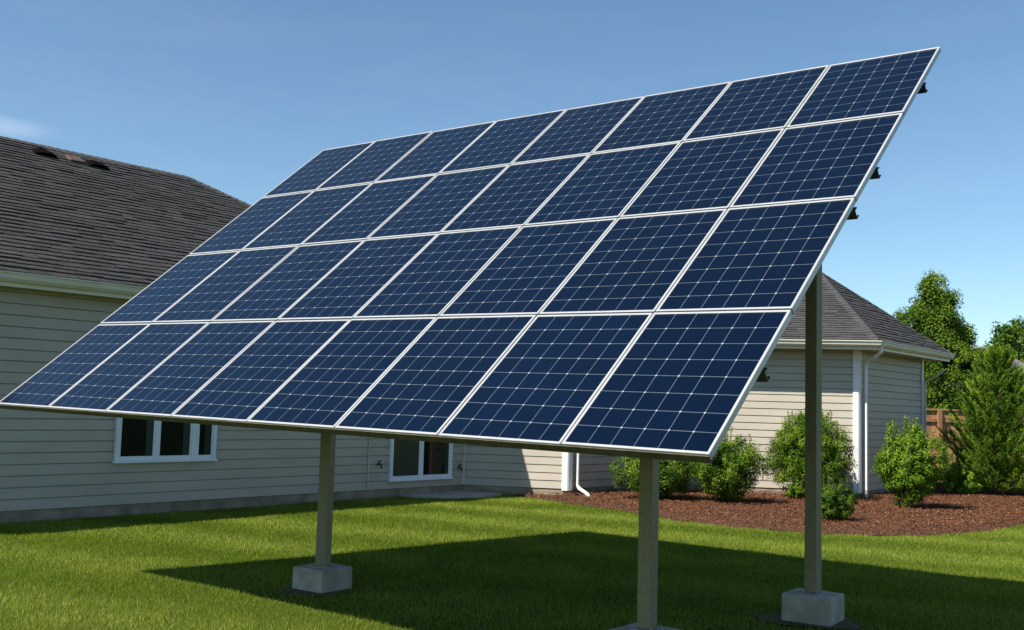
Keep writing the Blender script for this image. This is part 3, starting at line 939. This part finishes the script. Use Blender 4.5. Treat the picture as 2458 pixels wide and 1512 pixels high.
# posts, plates, footings
for (k, (px, py)), blk, ang in zip(POSTS.items(), ((0.37, 0.205, 36), (0.38, 0.205, 40), (0.385, 0.225, 34)), (20, 35, 42)):
    bw, bh, rot = blk
    cb, sb_ = math.cos(R(-rot)), math.sin(R(-rot))
    X = Matrix(((cb, -sb_, 0, px), (sb_, cb, 0, py), (0, 0, 1, 0), (0, 0, 0, 1)))
    mb = MB()
    hw = bw / 2
    # slightly battered, uneven cast block
    lo = [X @ V(sx * hw * 1.03 + random.uniform(-0.006, 0.006), sy * hw * 1.03, -0.15) for sx, sy in ((-1, -1), (1, -1), (1, 1), (-1, 1))]
    hi = [X @ V(sx * hw + random.uniform(-0.006, 0.006), sy * hw + random.uniform(-0.006, 0.006), bh + random.uniform(-0.006, 0.004)) for sx, sy in ((-1, -1), (1, -1), (1, 1), (-1, 1))]
    mb.quad(*hi); mb.quad(*lo)
    for i in range(4): mb.quad(lo[i], lo[(i + 1) % 4], hi[(i + 1) % 4], hi[i])
    import bmesh as _bm
    fo = mb.build('footing', M['concrete'], array, bevel=0)
    bm = _bm.new(); bm.from_mesh(fo.data); _bm.ops.remove_doubles(bm, verts=bm.verts, dist=1e-4); _bm.ops.recalc_face_normals(bm, faces=bm.faces); bm.to_mesh(fo.data); bm.free()
    bv = fo.modifiers.new('bevel', 'BEVEL'); bv.width = 0.011; bv.segments = 3
    # post up to the rafter plane
    n_plane = -FD - 0.16
    den = ZA.z
    ztop = ((AP(0, 0, n_plane) - V(px, py, 0)).dot(ZA)) / den
    c_, s_ = math.cos(R(-ang)), math.sin(R(-ang))
    Xp = Matrix(((c_, -s_, 0, px), (s_, c_, 0, py), (0, 0, 1, 0), (0, 0, 0, 1)))
    mb = MB(); a = 0.051
    mb.box((-a, -a, bh + 0.008), (a, a, ztop), Xp)
    po = mb.build('post', M['post'], array, bevel=0.006)
    mb = MB(); mb.box((-0.085, -0.085, bh - 0.004), (0.085, 0.085, bh + 0.0085), Xp); mb.build('base_plate', M['plate'], po, bevel=0.002)
    for sx in (-1, 1):
        for sy in (-1, 1):
            mb = MB(); mb.tube([Xp @ V(sx * 0.069, sy * 0.069, bh + 0.008), Xp @ V(sx * 0.069, sy * 0.069, bh + 0.026)], 0.008, 6); mb.build('anchor_bolt', M['plate'], po)
    
    # head beam across the rafters
    q = V(px, py, ztop) - TL
    ax, ay = q.dot(XA), q.dot(YA)
    mb = MB(); mb.box((max(ax - 0.8, 0.3), ay - 0.05, -FD - 0.33), (min(ax + 0.8, AW - 0.12), ay + 0.05, -FD - 0.227), AM)
    mb.build('head_beam', M['rail'], array)

# ------------------------------------------------------------------ fence behind the bed
fence = thing('fence', (11.0, 28.3, 0), 'brown cedar board fence behind the right end of the house', 'fence')
fa, fb = V(9.3, 28.1, 0), V(24.0, 30.0, 0)
fd = (fb - fa).normalized(); fn = V(fd.y, -fd.x, 0)
FX = Matrix(((fd.x, fn.x, 0, fa.x), (fd.y, fn.y, 0, fa.y), (0, 0, 1, 0), (0, 0, 0, 1)))
L = (fb - fa).length
mb = MB(); x = 0.0
while x < L:
    tn = random.uniform(0.75, 1.15); z1 = 1.88 + random.uniform(-0.008, 0.008)
    mb.box((x, 0, 0.03), (x + 0.136, 0.02 + random.uniform(0, 0.004), z1), FX, col=(tn, tn * random.uniform(0.95, 1.03), tn * 0.97)); x += 0.141
mb.build('board_panel', M['fence'], fence)
for z in (0.35, 1.58):
    mb = MB(); mb.box((0, 0.026, z), (L, 0.062, z + 0.085), FX, col=(0.8, 0.8, 0.8)); mb.build('rail', M['fence'], fence)
mb = MB(); mb.box((0, -0.02, 1.892), (L, 0.07, 1.93), FX, col=(1, 1, 1)); mb.build('cap_rail', M['fence'], fence)
x = 2.15
while x < L:
    mb = MB(); mb.box((x, 0.027, 0), (x + 0.10, 0.12, 1.89), FX, col=(0.75, 0.72, 0.7)); mb.build('post', M['fence'], fence); x += 2.4

# ------------------------------------------------------------------ vegetation
def leaves(name, centers, nper, spread, size, pal, mat, parent, up=0.35, aspect=0.5, outward=None, tone=None):
    """leaf-sized folded diamonds scattered round clump centres"""
    C = np.repeat(centers, nper, 0); n = len(C)
    sp = np.repeat(spread, nper)[:, None] if np.ndim(spread) else spread
    g = rng.normal(0, 1, (n, 3)); g /= np.linalg.norm(g, axis=1)[:, None]
    off = g * rng.random((n, 1)) ** 0.5 * sp
    P = C + off
    nrm = g * 0.8 + rng.normal(0, 0.55, (n, 3)); nrm[:, 2] += up
    if outward is not None: nrm += 0.6 * (P - outward) / (np.linalg.norm(P - outward, axis=1)[:, None] + 1e-6)
    nrm /= np.linalg.norm(nrm, axis=1)[:, None]
    t = np.cross(nrm, rng.normal(0, 1, (n, 3))); t /= np.linalg.norm(t, axis=1)[:, None]
    b = np.cross(nrm, t)
    s = (size * rng.uniform(0.65, 1.35, n))[:, None]
    v = np.stack([P - t * s, P + b * s * aspect + nrm * s * 0.12, P + t * s, P - b * s * aspect + nrm * s * 0.12], 1).reshape(-1, 3)
    f = np.arange(n * 4).reshape(n, 4)
    pal = np.array(pal)
    k = np.repeat(rng.random(len(centers)), nper) if tone is None else np.repeat(tone, nper)
    k = np.clip(k + rng.normal(0, 0.2, n), 0, 0.999) * (len(pal) - 1)
    i = np.floor(k).astype(int); fr = (k - i)[:, None]
    c = pal[i] * (1 - fr) + pal[np.minimum(i + 1, len(pal) - 1)] * fr
    c = c * rng.uniform(0.8, 1.2, (n, 1))
    return np_mesh(name, v, f, np.repeat(c, 4, 0), mat, parent)

PAL_BUSH = [(0.038, 0.090, 0.007), (0.082, 0.155, 0.011), (0.165, 0.240, 0.022)]
PAL_LIGHT = [(0.048, 0.112, 0.008), (0.102, 0.195, 0.013), (0.185, 0.280, 0.024)]
PAL_TREE = [(0.042, 0.095, 0.010), (0.085, 0.152, 0.014), (0.160, 0.222, 0.024)]
PAL_DARK = [(0.026, 0.068, 0.008), (0.050, 0.110, 0.012), (0.100, 0.165, 0.020)]
PAL_PINE = [(0.036, 0.095, 0.009), (0.105, 0.205, 0.014), (0.215, 0.320, 0.025)]

def bush(x, y, w, h, label, seed, pal=PAL_BUSH, nclump=260, nper=100, leaf=0.0185, z0=0.05, lift=0.05, shoots=12, bumps=0.16, group='rounded shrubs in the mulch bed', taper=1.0):
    global rng
    keep = rng; rng = np.random.default_rng(seed); rr = random.Random(seed)
    t = thing('bush', (x, y, z0), label, 'shrub', group)
    rad, rz = w / 2, (h - lift) / 2
    cz = z0 + lift + rz
    # lumpy envelope
    lob = [(rng.normal(0, 1, 3), rng.uniform(0.4, 1)) for _ in range(9)]
    lob = [(a / np.linalg.norm(a), b) for a, b in lob]
    d = rng.normal(0, 1, (nclump, 3)); d /= np.linalg.norm(d, axis=1)[:, None]
    env = np.ones(nclump) * (1.0 - bumps * 0.55)
    for a, b in lob: env += bumps * b * np.clip(d @ a, 0, 1) ** 3
    rr_ = env * rng.uniform(0.22, 1.0, nclump) ** 0.40
    cs = np.stack([d[:, 0] * rad * rr_, d[:, 1] * rad * rr_, d[:, 2] * rz * rr_], -1)
    pinch = np.where(cs[:, 2] < 0, 1 - 0.30 * taper * (-cs[:, 2] / rz) ** 2, 1.0)
    cs[:, :2] *= pinch[:, None]
    cen = cs + np.array([x, y, cz])
    cen[:, 2] = np.maximum(cen[:, 2], z0 + 0.10)
    leaves('foliage', cen, nper, rng.uniform(0.07, 0.15, nclump) * (w / 1.35), leaf, pal, M['leaf'], t, outward=np.array([x, y, cz]))
    # dense inner mass
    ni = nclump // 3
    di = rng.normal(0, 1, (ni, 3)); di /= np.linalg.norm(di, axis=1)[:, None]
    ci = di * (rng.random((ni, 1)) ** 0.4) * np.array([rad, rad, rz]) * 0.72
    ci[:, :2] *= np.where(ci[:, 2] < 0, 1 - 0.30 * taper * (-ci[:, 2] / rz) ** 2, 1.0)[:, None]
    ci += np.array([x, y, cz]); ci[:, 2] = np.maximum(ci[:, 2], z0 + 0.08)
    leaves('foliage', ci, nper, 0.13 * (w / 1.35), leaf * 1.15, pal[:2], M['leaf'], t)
    # upright shoots breaking the outline
    sc, st = [], MB()
    for _ in range(shoots):
        a = rr.uniform(0, 6.28); q = rr.uniform(0.1, 0.85)
        bx, by = x + math.cos(a) * rad * q, y + math.sin(a) * rad * q
        bz = cz + rz * math.sqrt(max(0, 1 - q * q)) * 0.85
        L = rr.uniform(0.14, 0.34); lx, ly = rr.uniform(-0.3, 0.3), rr.uniform(-0.3, 0.3)
        st.tube([(bx, by, bz - 0.25), (bx + lx * L, by + ly * L, bz + L)], [0.006, 0.002], 5)
        for k in range(6):
            e = k / 5; sc.append((bx + lx * L * e, by + ly * L * e, bz + L * e * 0.95))
    if sc: leaves('foliage', np.array(sc), 9, 0.035, leaf, pal, M['leaf'], t, tone=np.full(len(sc), 0.75))
    for k in range(9):
        a = rr.uniform(0, 6.28); q = rr.uniform(0.2, 0.75)
        st.tube([(x + 0.05 * math.cos(a), y + 0.05 * math.sin(a), z0 - 0.05), (x + rad * 0.35 * q * math.cos(a), y + rad * 0.35 * q * math.sin(a), z0 + h * 0.25), (x + rad * q * math.cos(a), y + rad * q * math.sin(a), z0 + h * 0.7)], [0.018, 0.013, 0.005], 6)
    st.build('stem', M['bark'], t)
    rng = keep
    return t

bush(2.72, 19.40, 1.45, 0.98, 'wide dark green bush standing behind the middle post of the array', 101, pal=PAL_DARK + PAL_BUSH[2:], nclump=280)
bush(3.93, 19.15, 1.34, 1.22, 'round bush just right of the lowest corner of the array', 102)
bush(5.84, 20.70, 1.52, 1.62, 'tallest bush, behind the right post and before the sunlit wall', 103, nclump=480, shoots=30, bumps=0.24)
bush(4.98, 16.25, 0.62, 0.52, 'smallest dark shrub at the front, touching the right post in view', 104, nclump=150, nper=80, leaf=0.0145, lift=0.0, shoots=8, pal=PAL_DARK + PAL_BUSH[1:2], bumps=0.12)
bush(5.45, 20.1, 0.38, 0.30, 'tiny low shrub under the tallest bush', 105, nclump=50, nper=60, leaf=0.017, lift=0.0, shoots=2, pal=PAL_LIGHT)
bush(7.08, 18.90, 1.22, 1.42, 'light green two topped bush before the shaded side wall', 106, pal=PAL_LIGHT, nclump=270, shoots=20, bumps=0.42, lift=0.12, taper=1.7, leaf=0.020)
bush(9.75, 22.9, 0.85, 0.66, 'low yellow green shrub left of the conifer', 107, pal=PAL_LIGHT, nclump=110, nper=65, leaf=0.024, lift=0.0, shoots=8)

def broad_tree(x, y, h, crown, trunk_r, label, seed, pal, nper=70, leaf=0.07, name='broadleaf_tree', group=None, spread=(0.28, 0.5)):
    """crown: list of (dx, dy, zc, rx, rz, nclumps) lobes"""
    global rng
    keep = rng; rng = np.random.default_rng(seed); rr = random.Random(seed)
    t = thing(name, (x, y, 0), label, 'tree', group)
    tm = MB()
    tm.tube([(x, y, -0.1), (x + 0.05, y, h * 0.3), (x - 0.04, y + 0.03, h * 0.62), (x, y, h * 0.93)], [trunk_r, trunk_r * 0.8, trunk_r * 0.45, 0.015], 9)
    cen, sp = [], []
    for dx, dy, zc, rx, rz, nc in crown:
        for _ in range(nc):
            d = rng.normal(0, 1, 3); d /= np.linalg.norm(d)
            q = rng.uniform(0.25, 1) ** 0.5 * rng.uniform(0.8, 1.08)
            cen.append((x + dx + d[0] * rx * q, y + dy + d[1] * rx * q, zc + d[2] * rz * q)); sp.append(rr.uniform(*spread))
        for _ in range(4):
            d = rng.normal(0, 1, 3); d /= np.linalg.norm(d)
            z1 = zc - rz * 0.4
            tm.tube([(x, y, max(0.6, z1 - rz * 0.5)), (x + dx * 0.6, y + dy * 0.6, z1), (x + dx + d[0] * rx * 0.7, y + dy + d[1] * rx * 0.7, zc + abs(d[2]) * rz * 0.5)], [trunk_r * 0.4, trunk_r * 0.28, 0.012], 6)
    tm.build('trunk', M['bark'], t)
    cen = np.array(cen)
    leaves('crown', cen, nper, np.array(sp), leaf, pal, M['leaf'], t, up=0.5)
    rng = keep
    return t

broad_tree(13.1, 32.5, 6.1, [(-0.12, 0, 5.62, 0.36, 0.62, 24), (0.0, 0, 4.95, 0.78, 0.75, 64), (-0.80, 0, 4.75, 0.40, 0.36, 14), (0.15, 0.1, 4.2, 1.08, 0.75, 90), (0.85, 0, 4.1, 0.42, 0.5, 16), (0.5, 0.1, 3.4, 1.40, 0.8, 110), (1.35, 0, 3.55, 0.45, 0.4, 14), (0.8, 0, 2.5, 1.65, 0.9, 120), (0.4, 0, 1.6, 1.6, 0.8, 70)],
           0.13, 'tall upright leafy tree behind the right end of the house', 201, PAL_TREE, nper=150, leaf=0.040, spread=(0.18, 0.36))
broad_tree(24.4, 50, 6.8, [(0, 0, 5.2, 1.6, 1.5, 90), (1.8, 0, 4.9, 1.9, 1.7, 90), (-0.5, 0, 3.4, 1.4, 1.4, 60), (1.4, 0, 2.5, 2.3, 1.6, 70)], 0.18, 'rounded dark green tree at the right edge, beyond the tall tree', 202, PAL_DARK, nper=105, leaf=0.085, spread=(0.35, 0.55))
broad_tree(14.6, 37, 3.3, [(0, 0, 2.3, 1.1, 0.9, 50), (-1.3, 0, 1.9, 1.2, 0.9, 40), (1.2, 0, 1.7, 0.9, 0.8, 40)], 0.10, 'low dark tree between the tall tree and the conifer', 203, PAL_DARK, nper=85, leaf=0.08)

def conifer(x, y, h, rad, label, seed):
    global rng
    keep = rng; rng = np.random.default_rng(seed); rr = random.Random(seed)
    t = thing('conifer_tree', (x, y, 0.05), label, 'tree')
    tm = MB(); tm.tube([(x, y, -0.05), (x, y, h * 0.5), (x, y, h * 0.98)], [0.075, 0.05, 0.008], 9)
    P0, DIR, TN = [], [], []
    z = 0.30
    while z < h * 0.99:
        f = 1 - z / h
        L0 = rad * (f ** 0.88) * (0.95 if z > 0.5 else 0.75) + 0.05
        nb = max(5, int(5 + 8 * f))
        a0 = rr.uniform(0, 6.28)
        for k in range(nb):
            a = a0 + 6.283 * k / nb + rr.uniform(-0.3, 0.3)
            L = L0 * rr.uniform(0.78, 1.12); zb = z + rr.uniform(-0.08, 0.08)
            rise = 0.10 + 0.55 * (1 - f)
            pts = []
            for e in np.linspace(0, 1, 7):
                zz = zb + L * (rise * e - 0.26 * f * math.sin(e * 2.2) + 0.38 * e * e)
                pts.append(np.array([x + math.cos(a) * L * e, y + math.sin(a) * L * e, zz]))
            tm.tube([tuple(p) for p in pts[::2]], [0.016 * f + 0.006, 0.010 * f + 0.004, 0.006, 0.003], 5)
            tone = rr.random()
            side = np.array([-math.sin(a), math.cos(a), 0.0])
            m_ = int(18 + 40 * L)
            for _ in range(m_):
                e = rr.uniform(0.12, 1.0); i = min(int(e * 6), 5); q = e * 6 - i
                p = pts[i] * (1 - q) + pts[i + 1] * q
                dd = pts[i + 1] - pts[i]; dd = dd / np.linalg.norm(dd)
                sgn = rr.choice((-1, 1)); tw = 0.24 * L * (1.1 - e) * rr.random() + 0.02
                p = p + side * sgn * tw + np.array([0, 0, -0.03 * tw])
                w_ = dd * rr.uniform(0.4, 1.0) + side * sgn * rr.uniform(0.2, 0.9) + np.array([0, 0, rr.uniform(-0.05, 0.6)])
                P0.append(p); DIR.append(w_ / np.linalg.norm(w_)); TN.append(tone)
        z += 0.12 + 0.07 * f
    P0, DIR, TN = np.array(P0), np.array(DIR), np.array(TN)
    per = 40                                           # needles on each twig
    n = len(P0) * per
    A = np.repeat(P0, per, 0) + np.repeat(DIR, per, 0) * rng.uniform(0, 0.20, (n, 1))
    nd = np.repeat(DIR, per, 0) * 1.0 + rng.normal(0, 0.42, (n, 3)); nd /= np.linalg.norm(nd, axis=1)[:, None]
    sd = np.cross(nd, rng.normal(0, 1, (n, 3))); sd /= np.linalg.norm(sd, axis=1)[:, None]
    ln_, wd = rng.uniform(0.035, 0.065, (n, 1)), 0.0068
    v = np.stack([A - sd * wd, A + sd * wd, A + nd * ln_], 1).reshape(-1, 3)
    f_ = np.arange(n * 3).reshape(n, 3)
    pal = np.array(PAL_PINE); k = np.clip(np.repeat(TN, per) + rng.normal(0, 0.2, n), 0, 0.999) * 2; i = np.floor(k).astype(int); fr = (k - i)[:, None]
    c = pal[i] * (1 - fr) + pal[np.minimum(i + 1, 2)] * fr
    tm.build('trunk', M['bark'], t)
    np_mesh('crown', v, f_, np.repeat(c, 3, 0), M['needle'], t)
    rng = keep
conifer(10.60, 22.9, 3.12, 1.40, 'soft green conifer in the mulch bed at the right edge', 301)

# ------------------------------------------------------------------ neighbour's house far behind
nb_h = thing('neighbour_house', (19.0, 42.5, 0), 'distant grey roofed house glimpsed behind the conifer at the right edge', 'house')
mb = MB()
x0, x1, y0, y1, ze = 16.6, 21.4, 39.4, 46.0, 2.55
mb.box((x0, y0, 0), (x1, y1, ze)); mb.build('wall', M['far_wall'], nb_h)
mb = MB()
e = 0.3
A, B, C_, D_ = V(x0 - e, y0 - e, ze), V(x1 + e, y0 - e, ze), V(x1 + e, y1 + e, ze), V(x0 - e, y1 + e, ze)
r1, r2 = V(19.0, 41.8, 4.6), V(19.0, 43.6, 4.6)
mb.quad(A, B, r1); mb.quad(B, C_, r2, r1); mb.quad(C_, D_, r2); mb.quad(D_, A, r1, r2); mb.quad(A, B, C_, D_)
mb.build('roof', M['far_roof'], nb_h)
